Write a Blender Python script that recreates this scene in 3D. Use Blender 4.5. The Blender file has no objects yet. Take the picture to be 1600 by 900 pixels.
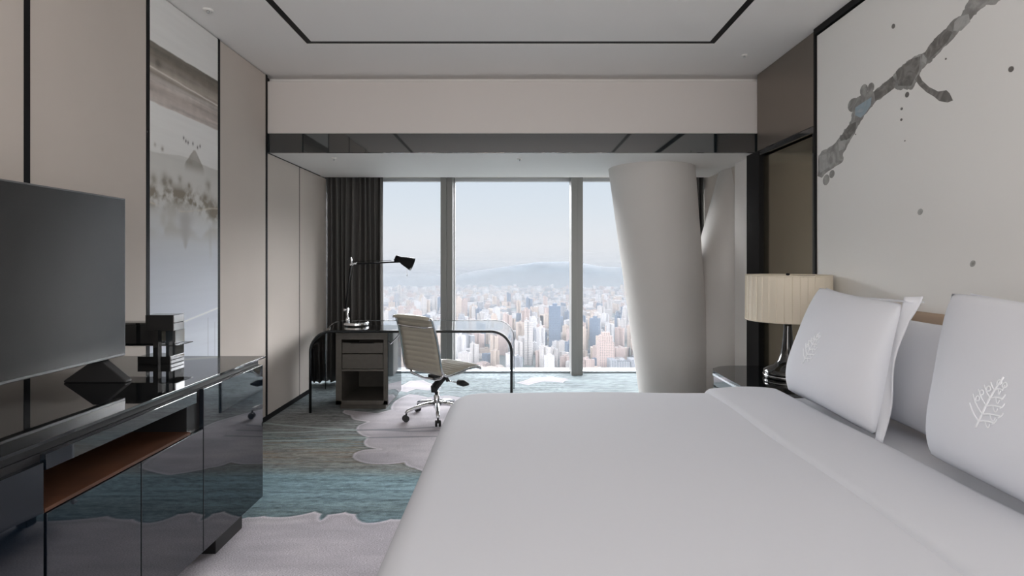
import bpy, bmesh, math, random
import numpy as np
from mathutils import Vector, Matrix

C = bpy.context.scene.collection
SC = bpy.context.scene
PI = math.pi

# ------------------------------------------------------------------ camera
F = 870.0; VX, VY, EYE = 803.0, 408.0, 1.40
cam_d = bpy.data.cameras.new('camera'); cam = bpy.data.objects.new('camera', cam_d); C.objects.link(cam)
cam.location = (0, 0, EYE); cam.rotation_euler = (PI/2, 0, 0)
cam_d.sensor_width = 36; cam_d.lens = 36*F/1600
cam_d.shift_x = (800-VX)/1600; cam_d.shift_y = (VY-450)/1600
cam_d.clip_start = .05; cam_d.clip_end = 60000
SC.camera = cam
SC.view_settings.view_transform = 'Standard'; SC.view_settings.look = 'None'
SC.view_settings.exposure = 0.0; SC.view_settings.gamma = 1; SC.view_settings.use_curve_mapping = False
cy = SC.cycles
cy.use_denoising = True; cy.max_bounces = 12; cy.diffuse_bounces = 5; cy.glossy_bounces = 5
cy.transparent_max_bounces = 16; cy.volume_bounces = 1
cy.sample_clamp_indirect = 6; cy.caustics_reflective = False; cy.caustics_refractive = False

# ------------------------------------------------------------------ world: hazy morning sky, plus an added bright band above the view that lights the room
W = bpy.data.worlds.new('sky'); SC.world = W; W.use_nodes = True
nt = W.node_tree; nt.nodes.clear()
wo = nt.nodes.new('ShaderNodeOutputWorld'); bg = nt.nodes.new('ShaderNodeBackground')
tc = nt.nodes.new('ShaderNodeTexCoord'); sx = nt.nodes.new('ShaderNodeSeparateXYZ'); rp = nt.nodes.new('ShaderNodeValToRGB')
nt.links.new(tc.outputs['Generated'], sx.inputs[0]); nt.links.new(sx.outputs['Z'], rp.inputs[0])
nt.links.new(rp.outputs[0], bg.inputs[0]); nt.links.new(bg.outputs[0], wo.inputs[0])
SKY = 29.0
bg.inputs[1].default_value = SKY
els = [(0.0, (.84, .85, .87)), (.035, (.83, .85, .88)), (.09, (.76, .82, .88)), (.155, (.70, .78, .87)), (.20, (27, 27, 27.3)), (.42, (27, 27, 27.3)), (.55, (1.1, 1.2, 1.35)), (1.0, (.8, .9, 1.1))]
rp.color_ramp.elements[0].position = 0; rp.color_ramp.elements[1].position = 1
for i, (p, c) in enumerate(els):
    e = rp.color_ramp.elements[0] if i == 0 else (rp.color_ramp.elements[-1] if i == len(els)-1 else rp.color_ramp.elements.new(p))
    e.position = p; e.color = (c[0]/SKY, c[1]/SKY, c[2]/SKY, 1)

def area(name, loc, rot, sx_, sy_, power, col=(1, 1, 1)):
    l = bpy.data.lights.new(name, 'AREA'); l.shape = 'RECTANGLE'; l.size = sx_; l.size_y = sy_; l.energy = power; l.color = col
    o = bpy.data.objects.new(name, l); C.objects.link(o); o.location = loc; o.rotation_euler = rot
    return o
area('unseen_fill_light', (0, -1.35, 1.85), (PI/2+.55, 0, 0), 4.1, 2.0, 134, (1, .98, .965))  # added fill lamp behind the camera, tilted up to brighten walls and ceiling

# ------------------------------------------------------------------ helpers
def srgb(r, g, b):
    f = lambda c: (c/255/12.92) if c/255 <= .04045 else ((c/255+.055)/1.055)**2.4
    return (f(r), f(g), f(b))
def mat(name, col, rough=.5, metal=0, ior=1.5, spec=.5, coat=0, bump=None, noise=None):
    m = bpy.data.materials.new(name); m.use_nodes = True
    n = m.node_tree; b = n.nodes['Principled BSDF']
    b.inputs['Base Color'].default_value = (*col, 1); b.inputs['Roughness'].default_value = rough
    b.inputs['Metallic'].default_value = metal; b.inputs['IOR'].default_value = ior
    b.inputs['Specular IOR Level'].default_value = spec; b.inputs['Coat Weight'].default_value = coat
    t = n.nodes.new('ShaderNodeTexCoord')
    if noise:      # (scale, amount, detail)
        nz = n.nodes.new('ShaderNodeTexNoise'); nz.inputs['Scale'].default_value = noise[0]; nz.inputs['Detail'].default_value = 4
        n.links.new(t.outputs['Object'], nz.inputs['Vector'])
        r = n.nodes.new('ShaderNodeValToRGB'); a = noise[1]
        r.color_ramp.elements[0].position = .3; r.color_ramp.elements[1].position = .7
        r.color_ramp.elements[0].color = (*[c*(1-a) for c in col], 1); r.color_ramp.elements[1].color = (*[min(1, c*(1+a)) for c in col], 1)
        n.links.new(nz.outputs['Fac'], r.inputs[0]); n.links.new(r.outputs[0], b.inputs['Base Color'])
    if bump:       # (scale, strength, distance)
        nb = n.nodes.new('ShaderNodeTexNoise'); nb.inputs['Scale'].default_value = bump[0]; nb.inputs['Detail'].default_value = 3
        n.links.new(t.outputs['Object'], nb.inputs['Vector'])
        bp = n.nodes.new('ShaderNodeBump'); bp.inputs['Strength'].default_value = bump[1]; bp.inputs['Distance'].default_value = bump[2]
        n.links.new(nb.outputs['Fac'], bp.inputs['Height']); n.links.new(bp.outputs[0], b.inputs['Normal'])
    return m
def vmat(name, rough=.9, fiber=None):
    """material whose colour is the painted pattern stored on the mesh"""
    m = mat(name, (.5, .5, .5), rough, spec=.2); n = m.node_tree; b = n.nodes['Principled BSDF']
    a = n.nodes.new('ShaderNodeAttribute'); a.attribute_name = 'pattern'
    if fiber:
        t = n.nodes.new('ShaderNodeTexCoord'); mp = n.nodes.new('ShaderNodeMapping'); mp.inputs['Scale'].default_value = fiber[0]
        z = n.nodes.new('ShaderNodeTexNoise'); z.inputs['Scale'].default_value = 1; z.inputs['Detail'].default_value = 3; z.inputs['Roughness'].default_value = .7
        n.links.new(t.outputs['Object'], mp.inputs[0]); n.links.new(mp.outputs[0], z.inputs['Vector'])
        mr = n.nodes.new('ShaderNodeMapRange'); mr.inputs[1].default_value = .25; mr.inputs[2].default_value = .75
        mr.inputs[3].default_value = 1-fiber[1]; mr.inputs[4].default_value = 1+fiber[1]
        n.links.new(z.outputs['Fac'], mr.inputs[0])
        mx = n.nodes.new('ShaderNodeVectorMath'); mx.operation = 'SCALE'
        n.links.new(a.outputs['Color'], mx.inputs[0]); n.links.new(mr.outputs[0], mx.inputs['Scale'])
        n.links.new(mx.outputs[0], b.inputs['Base Color'])
        bp = n.nodes.new('ShaderNodeBump'); bp.inputs['Strength'].default_value = .5; bp.inputs['Distance'].default_value = .004
        n.links.new(z.outputs['Fac'], bp.inputs['Height']); n.links.new(bp.outputs[0], b.inputs['Normal'])
    else:
        n.links.new(a.outputs['Color'], b.inputs['Base Color'])
    return m
def thin_glass(name, tint, ior=1.5, both=False, rough=0.0, gl=1.0):
    m = bpy.data.materials.new(name); m.use_nodes = True; n = m.node_tree; n.nodes.clear()
    o = n.nodes.new('ShaderNodeOutputMaterial'); t = n.nodes.new('ShaderNodeBsdfTransparent'); g = n.nodes.new('ShaderNodeBsdfGlossy')
    t.inputs[0].default_value = (*tint, 1); g.inputs['Roughness'].default_value = rough; g.inputs['Color'].default_value = (gl, gl, gl, 1)
    fr = n.nodes.new('ShaderNodeFresnel'); fr.inputs[0].default_value = ior
    geo = n.nodes.new('ShaderNodeNewGeometry'); inv = n.nodes.new('ShaderNodeMath'); inv.operation = 'SUBTRACT'; inv.inputs[0].default_value = 1
    n.links.new(geo.outputs['Backfacing'], inv.inputs[1])
    mu = n.nodes.new('ShaderNodeMath'); mu.operation = 'MULTIPLY'
    n.links.new(fr.outputs[0], mu.inputs[0])
    if both: mu.inputs[1].default_value = 1
    else: n.links.new(inv.outputs[0], mu.inputs[1])
    mx = n.nodes.new('ShaderNodeMixShader'); n.links.new(mu.outputs[0], mx.inputs[0])
    n.links.new(t.outputs[0], mx.inputs[1]); n.links.new(g.outputs[0], mx.inputs[2]); n.links.new(mx.outputs[0], o.inputs[0])
    return m

def empty(name, loc, label, cat, group=None, rotz=0):
    o = bpy.data.objects.new(name, None); C.objects.link(o); o.location = loc; o.rotation_euler = (0, 0, rotz)
    o.empty_display_size = .1
    return tag(o, label, cat, group)
def tag(o, label=None, cat=None, group=None, kind=None):
    if label: o['label'] = label
    if cat: o['category'] = cat
    if group: o['group'] = group
    if kind: o['kind'] = kind
    return o
def finish(name, me, m, parent=None, smooth=False, bevel=0, seg=2, sub=0, local=False):
    """link a mesh whose points are in world space; with a parent Empty the points are shifted into its space"""
    if m is not None:
        for x in (m if isinstance(m, (list, tuple)) else [m]): me.materials.append(x)
    if smooth: me.polygons.foreach_set('use_smooth', [True]*len(me.polygons))
    o = bpy.data.objects.new(name, me); C.objects.link(o)
    if parent is not None:
        o.parent = parent
        if not local:
            bpy.context.view_layer.update() if False else None
            o.matrix_parent_inverse = world(parent).inverted()
    if bevel:
        b = o.modifiers.new('bevel', 'BEVEL'); b.width = bevel; b.segments = seg; b.limit_method = 'ANGLE'; b.angle_limit = math.radians(35)
    if sub:
        s = o.modifiers.new('sub', 'SUBSURF'); s.levels = sub; s.render_levels = sub
    return o
def world(o):
    m = Matrix.LocRotScale(o.location, o.rotation_euler, o.scale)
    if o.parent is not None: m = world(o.parent) @ o.matrix_parent_inverse @ m
    return m
class MB:
    def __init__(s): s.v = []; s.f = []; s.mi = []; s.cur = 0
    def add(s, vs, fs):
        k = len(s.v); s.v += [tuple(v) for v in vs]; s.f += [tuple(k+i for i in f) for f in fs]; s.mi += [s.cur]*len(fs); return s
    def box(s, x0, x1, y0, y1, z0, z1, rot=None, about=None):
        vs = [(x, y, z) for z in (z0, z1) for y in (y0, y1) for x in (x0, x1)]
        if rot is not None:
            c = Vector(about) if about else Vector(((x0+x1)/2, (y0+y1)/2, (z0+z1)/2))
            vs = [tuple(rot @ (Vector(v)-c) + c) for v in vs]
        return s.add(vs, [(0, 2, 3, 1), (4, 5, 7, 6), (0, 1, 5, 4), (2, 6, 7, 3), (0, 4, 6, 2), (1, 3, 7, 5)])
    def tube(s, pts, r, n=10, cap=True, flat=1.0, up=None):
        pts = [Vector(p) for p in pts]; R = r if isinstance(r, (list, tuple)) else [r]*len(pts)
        rings = []; prev = Vector(up) if up else None
        for i, p in enumerate(pts):
            t = (pts[min(i+1, len(pts)-1)]-pts[max(i-1, 0)]).normalized()
            if prev is None: prev = Vector((0, 0, 1)) if abs(t.z) < .9 else Vector((1, 0, 0))
            a = (prev - t*prev.dot(t)).normalized(); b = t.cross(a); prev = a
            rings.append([p + a*math.cos(q*2*PI/n)*R[i]*flat + b*math.sin(q*2*PI/n)*R[i] for q in range(n)])
        vs = [v for rg in rings for v in rg]; fs = []
        for i in range(len(pts)-1):
            for q in range(n):
                fs.append((i*n+q, i*n+(q+1) % n, (i+1)*n+(q+1) % n, (i+1)*n+q))
        if cap: fs.append(tuple(range(n))[::-1]); fs.append(tuple((len(pts)-1)*n+q for q in range(n)))
        return s.add(vs, fs)
    def lathe(s, prof, c=(0, 0, 0), n=32, axis=None, pleat=None):
        """prof [(r, z)]; axis: matrix turning +Z"""
        vs = []; fs = []
        for k, (r, z) in enumerate(prof):
            for q in range(n):
                rr = r*(1+(pleat(q) if pleat else 0)); v = Vector((rr*math.cos(2*PI*q/n), rr*math.sin(2*PI*q/n), z))
                if axis is not None: v = axis @ v
                vs.append(v+Vector(c))
        for k in range(len(prof)-1):
            for q in range(n):
                fs.append((k*n+q, k*n+(q+1) % n, (k+1)*n+(q+1) % n, (k+1)*n+q))
        if prof[0][0] > 1e-6: fs.append(tuple(range(n))[::-1])
        if prof[-1][0] > 1e-6: fs.append(tuple((len(prof)-1)*n+q for q in range(n)))
        return s.add(vs, fs)
    def prism(s, poly, y0, y1, axes='xz'):
        """poly of 2D points extruded along the third axis"""
        n = len(poly)
        def p(a, b, c):
            return {'xz': (a, c, b), 'yz': (c, a, b), 'xy': (a, b, c)}[axes]
        vs = [p(a, b, y0) for a, b in poly]+[p(a, b, y1) for a, b in poly]
        fs = [tuple(range(n)), tuple(range(n, 2*n))[::-1]]+[(i, n+i, n+(i+1) % n, (i+1) % n) for i in range(n)]
        return s.add(vs, fs)
    def mesh(s, name):
        me = bpy.data.meshes.new(name); me.from_pydata(s.v, [], s.f)
        if any(s.mi): me.polygons.foreach_set('material_index', s.mi)
        bm = bmesh.new(); bm.from_mesh(me)
        bmesh.ops.recalc_face_normals(bm, faces=bm.faces); bm.to_mesh(me); bm.free()
        return me
    def build(s, name, m, parent=None, **k): return finish(name, s.mesh(name), m, parent, **k)
def box(name, m, parent, *a, bevel=0, **k):
    return MB().box(*a).build(name, m, parent, bevel=bevel, **k)
def grid(name, fn, nu, nv, m, parent=None, wrap=False, closed_back=None, **k):
    vs = [fn(i/nu, j/nv) for j in range(nv+1) for i in range(nu+1)]
    fs = [(j*(nu+1)+i, j*(nu+1)+i+1, (j+1)*(nu+1)+i+1, (j+1)*(nu+1)+i) for j in range(nv) for i in range(nu)]
    b = MB(); b.add(vs, fs)
    me = bpy.data.meshes.new(name); me.from_pydata(b.v, [], b.f)
    return finish(name, me, m, parent, smooth=True, **k)
# numpy value noise
def vnoise(x, y, seed=0):
    rs = np.random.RandomState(seed); T = rs.rand(256, 256)
    xi = np.floor(x).astype(int); yi = np.floor(y).astype(int); fx = x-xi; fy = y-yi
    fx = fx*fx*(3-2*fx); fy = fy*fy*(3-2*fy)
    g = lambda a, b: T[a % 256, b % 256]
    return (g(xi, yi)*(1-fx)+g(xi+1, yi)*fx)*(1-fy)+(g(xi, yi+1)*(1-fx)+g(xi+1, yi+1)*fx)*fy
def fbm(x, y, seed=0, o=4):
    s = 0; a = .5; t = 0
    for k in range(o): s = s+a*vnoise(x*2**k, y*2**k, seed+k); t += a; a *= .5
    return s/t
def sstep(a, b, x):
    t = np.clip((x-a)/(b-a), 0, 1); return t*t*(3-2*t)
def paint_grid(name, us, vs, pos, cols, m, **k):
    """grid mesh with a colour pattern; us, vs 1-D arrays, pos(U,V)->(X,Y,Z), cols (nv,nu,3) linear"""
    U, V = np.meshgrid(us, vs); X, Y, Z = pos(U, V); nu, nv = len(us), len(vs)
    co = np.stack([X, Y, Z], -1).reshape(-1, 3)
    idx = np.arange(nu*nv).reshape(nv, nu)
    fs = np.stack([idx[:-1, :-1], idx[:-1, 1:], idx[1:, 1:], idx[1:, :-1]], -1).reshape(-1, 4)
    me = bpy.data.meshes.new(name)
    me.vertices.add(len(co)); me.vertices.foreach_set('co', co.astype(np.float32).ravel())
    me.loops.add(fs.size); me.loops.foreach_set('vertex_index', fs.astype(np.int32).ravel())
    me.polygons.add(len(fs)); me.polygons.foreach_set('loop_start', np.arange(0, fs.size, 4, dtype=np.int32))
    me.update(calc_edges=True)
    at = me.color_attributes.new('pattern', 'FLOAT_COLOR', 'POINT')
    rgba = np.concatenate([cols.reshape(-1, 3), np.ones((len(co), 1))], 1).astype(np.float32)
    at.data.foreach_set('color', rgba.ravel())
    return finish(name, me, m, **k)
def ramp(t, stops):
    xs = [s[0] for s in stops]; return np.stack([np.interp(t, xs, [srgb(*s[1])[c] for s in stops]) for c in range(3)], -1)

# ------------------------------------------------------------------ materials
M = {}
M['fabric_panel'] = mat('beige_wall_fabric', srgb(200, 191, 183), .75, spec=.25, bump=(400, .15, .001), noise=(1.5, .03))
M['white_paint'] = mat('white_paint', srgb(238, 235, 232), .6, spec=.3, noise=(2, .01))
M['ceil'] = mat('ceiling_paint', srgb(238, 235, 233), .7, spec=.2)
M['beam'] = mat('beam_paint', srgb(214, 208, 204), .5, spec=.3)
M['black'] = mat('black_metal', (.005, .005, .006), .5, spec=.2)
M['black_lac'] = mat('black_lacquer', (.004, .005, .006), .03, ior=1.75, coat=.3)
M['navy_lac'] = mat('dark_blue_gloss_lacquer', (.005, .009, .015), .025, ior=2.0)
M['top_lac'] = mat('black_glass_top', (.005, .006, .007), .02, ior=2.15)
M['band'] = mat('smoked_mirror_band', (.012, .017, .020), .03, ior=2.2)
M['bronze'] = mat('bronze_mirror', srgb(150, 141, 122), .16, metal=.9)
M['bronze_panel'] = mat('bronze_panel', srgb(136, 127, 119), .3, metal=.75)
M['chrome'] = mat('polished_aluminium', (.75, .76, .78), .12, metal=1)
M['dark_chrome'] = mat('dark_chrome', (.25, .26, .27), .15, metal=1)
M['leather'] = mat('cream_leather', srgb(172, 166, 152), .45, spec=.4, bump=(300, .1, .001))
M['linen'] = mat('white_cotton', srgb(202, 204, 210), .85, spec=.15, bump=(7, .12, .01))
M['pillow'] = mat('white_pillow_cotton', srgb(224, 226, 232), .85, spec=.15, bump=(6, .25, .01))
M['thread'] = mat('white_thread', (.95, .97, 1.0), .6)
M['headboard'] = mat('tan_headboard_fabric', srgb(172, 150, 130), .8)
M['wood'] = mat('warm_walnut', srgb(84, 52, 34), .5, noise=(9, .2))
M['pedestal'] = mat('grey_oak_stain', srgb(86, 82, 76), .45, noise=(20, .12))
M['pedestal_side'] = mat('grey_gloss_side', srgb(52, 58, 62), .04, ior=2.0)
M['curtain'] = mat('charcoal_curtain', srgb(98, 96, 94), .85, spec=.1)
M['mullion'] = mat('grey_mullion', srgb(132, 132, 130), .45)
M['steel'] = mat('brushed_steel', srgb(190, 192, 194), .3, metal=.8)
M['column'] = mat('column_plaster', srgb(208, 204, 200), .6, spec=.25)
M['shade'] = mat('pleated_cream_shade', srgb(218, 208, 190), .8, spec=.15)
M['glass'] = thin_glass('window_glass', (.99, .995, 1.0), 1.45, gl=.03)
M['desk_glass'] = thin_glass('smoked_desk_glass', (.84, .86, .88), 1.8, True)
M['desk_edge'] = mat('desk_edge_tint', (.012, .014, .016), .2)
M['screen'] = mat('matt_tv_screen', (.016, .017, .018), .22, ior=1.7)
M['bezel'] = mat('dark_silver_bezel', (.22, .225, .23), .3, metal=.8)
M['pale'] = mat('box_side_glare', (.92, .92, .94), .12, metal=.85)  # stands in for window glare on the glossy black box sides
M['plastic'] = mat('black_plastic', (.012, .012, .013), .45)
M['art'] = vmat('ink_painting', .6)
M['carpet'] = vmat('striated_carpet', .95, ((130, 260, 10), .55))

# px -> floor / px -> right wall
def fl(x, y): k = EYE/(y-VY); return ((x-VX)*k, F*k)
def at_y(x, y, Y): return ((x-VX)/F*Y, Y, EYE+(VY-y)/F*Y)

XW = 2.16; YB = 4.88; YG = 7.02; ZC = 3.03; ZB = 2.354; YNEAR = -1.5
# ------------------------------------------------------------------ floor with carpet pattern
def in_poly(X, Y, poly):
    ins = np.zeros(X.shape, bool); n = len(poly)
    for i in range(n):
        (x1, y1), (x2, y2) = poly[i], poly[(i+1) % n]
        if y1 == y2: continue
        c = ((y1 > Y) != (y2 > Y)) & (X < (x2-x1)*(Y-y1)/(y2-y1)+x1); ins ^= c
    return ins
def seg_dist(X, Y, poly, close=True):
    d = np.full(X.shape, 1e9); n = len(poly)
    for i in range(n if close else n-1):
        (x1, y1), (x2, y2) = poly[i], poly[(i+1) % n]
        L = (x2-x1)**2+(y2-y1)**2+1e-12; t = np.clip(((X-x1)*(x2-x1)+(Y-y1)*(y2-y1))/L, 0, 1)
        d = np.minimum(d, np.hypot(X-x1-t*(x2-x1), Y-y1-t*(y2-y1)))
    return d
us = np.concatenate([np.arange(-2.18, 0.6, .008), np.arange(.6, 2.2, .05)])
vs = np.concatenate([np.arange(-1.5, .6, .05), np.arange(.6, 5.4, .008), np.arange(5.4, 7.3, .015)])
U, V = np.meshgrid(us, vs)
wob = (fbm(U*2.3, V*2.3, 3)-.5)
st = fbm(U*3.0, V*38, 11, 4); st2 = fbm(U*32, V*120, 21, 3); big = fbm(U*.8, V*1.6, 31, 3)
band = V+.22*(big-.5)
base = ramp(band, [(-1.5, (126, 138, 144)), (3.0, (112, 134, 142)), (3.12, (108, 126, 130)), (3.3, (124, 148, 156)), (3.62, (128, 154, 162)),
                   (3.8, (132, 138, 136)), (4.05, (144, 142, 136)), (4.35, (132, 144, 145)), (4.7, (132, 135, 135)), (5.1, (134, 136, 136)),
                   (5.5, (132, 142, 146)), (6.0, (150, 162, 166)), (6.4, (146, 158, 162)), (7.3, (152, 164, 169))])
k = (1+.9*(st-.5)+1.1*(st2-.5))[..., None]
rust = sstep(.56, .7, fbm(U*5, V*60, 51, 3))[..., None]*sstep(3.6, 4.0, V)[..., None]*(1-sstep(4.3, 4.8, V))[..., None]
base = base*k*(1.22-.34*sstep(5.0, 5.9, V))[..., None]; base = base*(1-.5*rust)+np.array(srgb(150, 128, 104))*.5*rust  # shade put into the carpet colour near the window, offsetting strong daylight there
pale = ramp(fbm(U*3, V*9, 61, 4), [(.25, (186, 182, 189)), (.5, (198, 193, 200)), (.75, (212, 207, 212))])
def scallop(poly, amp, seed, close=True):
    """replace each edge by outward round lobes"""
    rnd = random.Random(seed); out = []; n = len(poly)
    for i in range(n if close else n-1):
        p, q = poly[i], poly[(i+1) % n]; dx, dy = q[0]-p[0], q[1]-p[1]; L = math.hypot(dx, dy)
        a = amp*rnd.uniform(.5, 1.3)
        for s in range(10):
            t = s/10; w = a*L*math.sin(PI*t)**.6
            out.append((p[0]+dx*t+dy/L*w, p[1]+dy*t-dx/L*w))
    return out
pa = [fl(*p) for p in [(300, 823), (388, 808), (412, 806), (460, 806), (492, 799), (503, 803), (501, 813), (512, 804), (540, 800), (556, 803), (563, 814), (578, 817), (610, 811), (660, 806)]]
pa = [(-2.2, 2.93)]+[(-1.95, 3.02), (-1.7, 2.98)]+pa[1:]+[(-.1, 3.0), (.6, 3.1), (2.3, 3.0), (2.3, -1.6), (-2.2, -1.6)]
pb = [fl(*p) for p in [(557, 672), (566, 680), (575, 683), (569, 690), (574, 698), (594, 702), (568, 703), (554, 708), (551, 714), (562, 721), (585, 725), (610, 725), (632, 722), (637, 728), (648, 731), (690, 742), (760, 730),
                       (780, 660), (745, 640), (742, 628), (700, 618), (668, 621), (640, 616), (622, 624), (612, 640), (590, 646), (560, 643), (538, 641), (536, 645), (548, 649), (552, 655), (575, 659), (560, 665)]]
pc = [fl(*p) for p in [(625, 603), (640, 595), (662, 594), (676, 600), (690, 606), (668, 610), (650, 608), (636, 613), (624, 611)]]
pd = [fl(*p) for p in [(806, 598), (830, 590), (862, 588), (890, 592), (880, 598), (850, 596), (826, 602)]]
def soft(poly, w=.006):
    ins = in_poly(U, V, poly); d = seg_dist(U, V, poly); sd = np.where(ins, d, -d); return sstep(-w, w, sd), sd
col = base
pa_s = scallop(pa[:17], .10, 3, False)+pa[17:]
for poly, tint in ((pa_s, 1), (scallop(pb, .06, 9), .97), (scallop(pc, .05, 4), 1.1), (scallop(pd, .05, 5), 1.1)):
    al, sd = soft(poly)
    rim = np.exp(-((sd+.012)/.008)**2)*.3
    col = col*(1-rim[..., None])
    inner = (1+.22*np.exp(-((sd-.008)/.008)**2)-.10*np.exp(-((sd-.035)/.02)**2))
    col = col*(1-al[..., None])+pale*tint*(al*inner*(1-.2*sstep(5.2, 6.0, V)))[..., None]  # pale shapes get the same painted dimming towards the window
# inner veins of the pale flowers
vein = np.abs(fbm(U*1.7+5, V*3.5, 77, 3)-.5); vm = np.exp(-(vein/.006)**2)*.10*sstep(0, .05, soft(pb)[1])
col = col*(1-vm[..., None])
for ln in ([(405, 660), (440, 664), (500, 669), (560, 672), (640, 670), (720, 664)], [(405, 677), (470, 675), (520, 672), (600, 672), (640, 674), (720, 672)], [(405, 689), (470, 688), (520, 685), (570, 684), (720, 681)]):
    d = seg_dist(U, V, [fl(*p) for p in ln], False); a = (1-sstep(.008, .02, d))[..., None]; onp = (soft(pb)[0])[..., None]
    col = col*(1-a*.8)+(np.array(srgb(190, 204, 204))*(1-onp)+np.array(srgb(140, 142, 150))*onp)*a*.8
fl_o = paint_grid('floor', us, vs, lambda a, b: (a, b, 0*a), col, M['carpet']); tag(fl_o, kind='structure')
tag(box('floor', M['black'], None, -2.4, 2.4, YNEAR-.1, 7.35, -.25, -.003), kind='structure')

# ------------------------------------------------------------------ ceiling
def struct(name, b, m, **k): return tag(b.build(name, m, None, **k), kind='structure')
b = MB()   # main ceiling with a shadow-gap frame round the raised tray
g0, g1, gy = -1.555, 1.505, 4.18; w = .05
b.box(-2.3, g0, YNEAR, 4.99, ZC, ZC+.12); b.box(g1, 2.3, YNEAR, 4.99, ZC, ZC+.12)
b.box(g0, g1, gy, 4.99, ZC, ZC+.12); b.box(g0+w, g1-w, YNEAR, gy-w, ZC, ZC+.12)
struct('ceiling', b, M['ceil'])
struct('ceiling', MB().box(-2.3, 2.3, YNEAR-.1, 5.3, ZC+.12, ZC+.2), M['black'])
b = MB().box(g0+.001, g0+w-.001, YNEAR, gy-.001, ZC+.003, ZC+.1).box(g1-w+.001, g1-.001, YNEAR, gy-.001, ZC+.003, ZC+.1).box(g0+w-.001, g1-w+.001, gy-w+.001, gy-.001, ZC+.003, ZC+.1)
struct('trim_1', b, M['black'])
# dropped beam: painted face, smoked mirror fascia below
struct('ceiling', MB().box(-XW, XW, YB, 5.12, 2.52, 2.976), M['beam'], bevel=.003)
struct('ceiling', MB().box(-2.3, 2.3, 4.99, 5.12, 2.52, ZC+.12), M['ceil'])
struct('trim_2', MB().box(-XW, XW, YB+.006, YB+.03, ZB-.002, 2.52), M['band'])
struct('ceiling', MB().box(-XW, 2.3, YB+.03, 6.34, ZB, ZB+.16), M['white_paint'])
struct('ceiling', MB().box(-2.3, 2.3, 6.34, 7.3, 2.47, 2.6), M['white_paint'])
struct('ceiling', MB().box(-2.3, 2.3, 6.30, 6.34, 2.36, 2.6), M['white_paint'])

# ------------------------------------------------------------------ walls
struct('wall_left', MB().box(-XW-.14, -XW-.03, YNEAR, 7.3, 0, ZC+.1), M['black'])
struct('wall_right', MB().box(XW+.03, XW+.14, YNEAR, 5.42, 0, ZC+.1).box(2.35, 2.45, 5.3, 7.3, 0, 2.6), M['black'])
struct('wall_back', MB().box(-2.3, 2.3, YNEAR-.1, YNEAR, 0, ZC+.1), M['fabric_panel'])
struct('wall_front', MB().box(-2.6, -2.05, 7.1, 7.3, -.2, 2.6).box(2.1, 2.6, 7.1, 7.3, -.2, 2.6).box(-2.6, 2.6, 7.1, 7.3, 2.44, 2.6), M['white_paint'])
# left wall: fabric panels separated by black gaps (main part full height, bay part lower)
g = .011
spans = [(-1.5, -.75, ZC), (-.75, .05, ZC), (.05, .85, ZC), (.85, 1.66, ZC), (1.66, 2.469, ZC), (2.469, 3.285, ZC), (4.076, 4.856, ZC), (4.88, 5.61, ZB), (5.61, 6.42, ZB)]
labs = {4: 'beige fabric wall panel behind the television, left of the widest black joint', 5: 'beige fabric wall panel between the television and the landscape painting',
        6: 'beige fabric wall panel right of the landscape painting, before the beam', 7: 'beige fabric panel beyond the beam, nearer of the two by the desk',
        8: 'beige fabric panel beyond the beam, beside the curtain'}
for i, (a, c, h) in enumerate(spans):
    if i < 3: 
        struct('wall_left', MB().box(-XW-.03, -XW, a+g, c-g, .06, h-.008), M['fabric_panel'], bevel=.002); continue
    gg = g if i < 7 else .005
    o = box('wall_panel', M['fabric_panel'], None, -XW-.03, -XW, a+gg, c-gg, .05, h-.008, bevel=.003)
    tag(o, labs.get(i, 'beige fabric wall panel above the near end of the sideboard, by the left edge of the frame'), 'wall panel', 'fabric panels along the left wall')
for i, y in enumerate((-.75, .05, .85, 1.66, 2.469, 3.285, 4.076, 4.867)):
    h = .016 if i < 7 else .013
    struct('trim_%d' % (20+i), MB().box(-XW-.03, -XW+.0015, y-h, y+h, .05, ZC-.004), M['black'])
struct('trim_28', MB().box(-XW-.03, -XW+.0005, 5.61-.006, 5.61+.006, .05, ZB), M['black'])
struct('baseboard_left', MB().box(-XW-.03, -XW-.006, 3.0, 6.42, 0, .05), M['black'])
# ink landscape panel
us = np.arange(3.285+g, 4.076-g+.001, .005); vs = np.arange(.05, ZC-.008, .005)
U, V = np.meshgrid(us, vs)
n1 = fbm(U*3, V*3, 101); n2 = fbm(U*2.5, V*40, 111); n3 = fbm(U*9, V*9, 121); n4 = fbm(U*25, V*25, 131)
def mix(col, c, a): return col*(1-a[..., None])+np.array(srgb(*c))*a[..., None]
col = ramp(V, [(0, (196, 202, 212)), (.9, (200, 205, 214)), (1.0, (188, 193, 203)), (1.4, (180, 184, 191)), (1.6, (188, 190, 192)), (1.8, (190, 189, 185)), (2.05, (194, 193, 190)), (2.12, (210, 209, 207)), (2.35, (212, 211, 210)), (3.03, (208, 207, 206))])
edge = 2.075+.02*(n1-.5)+.015*np.sin(U*9)
col = mix(col, (206, 206, 204), sstep(edge-.004, edge+.004, V)*.6)
col = mix(col, (172, 171, 166), (1-sstep(edge-.004, edge, V))*sstep(1.80, 2.08, V)*(.35+.5*n1))
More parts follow.
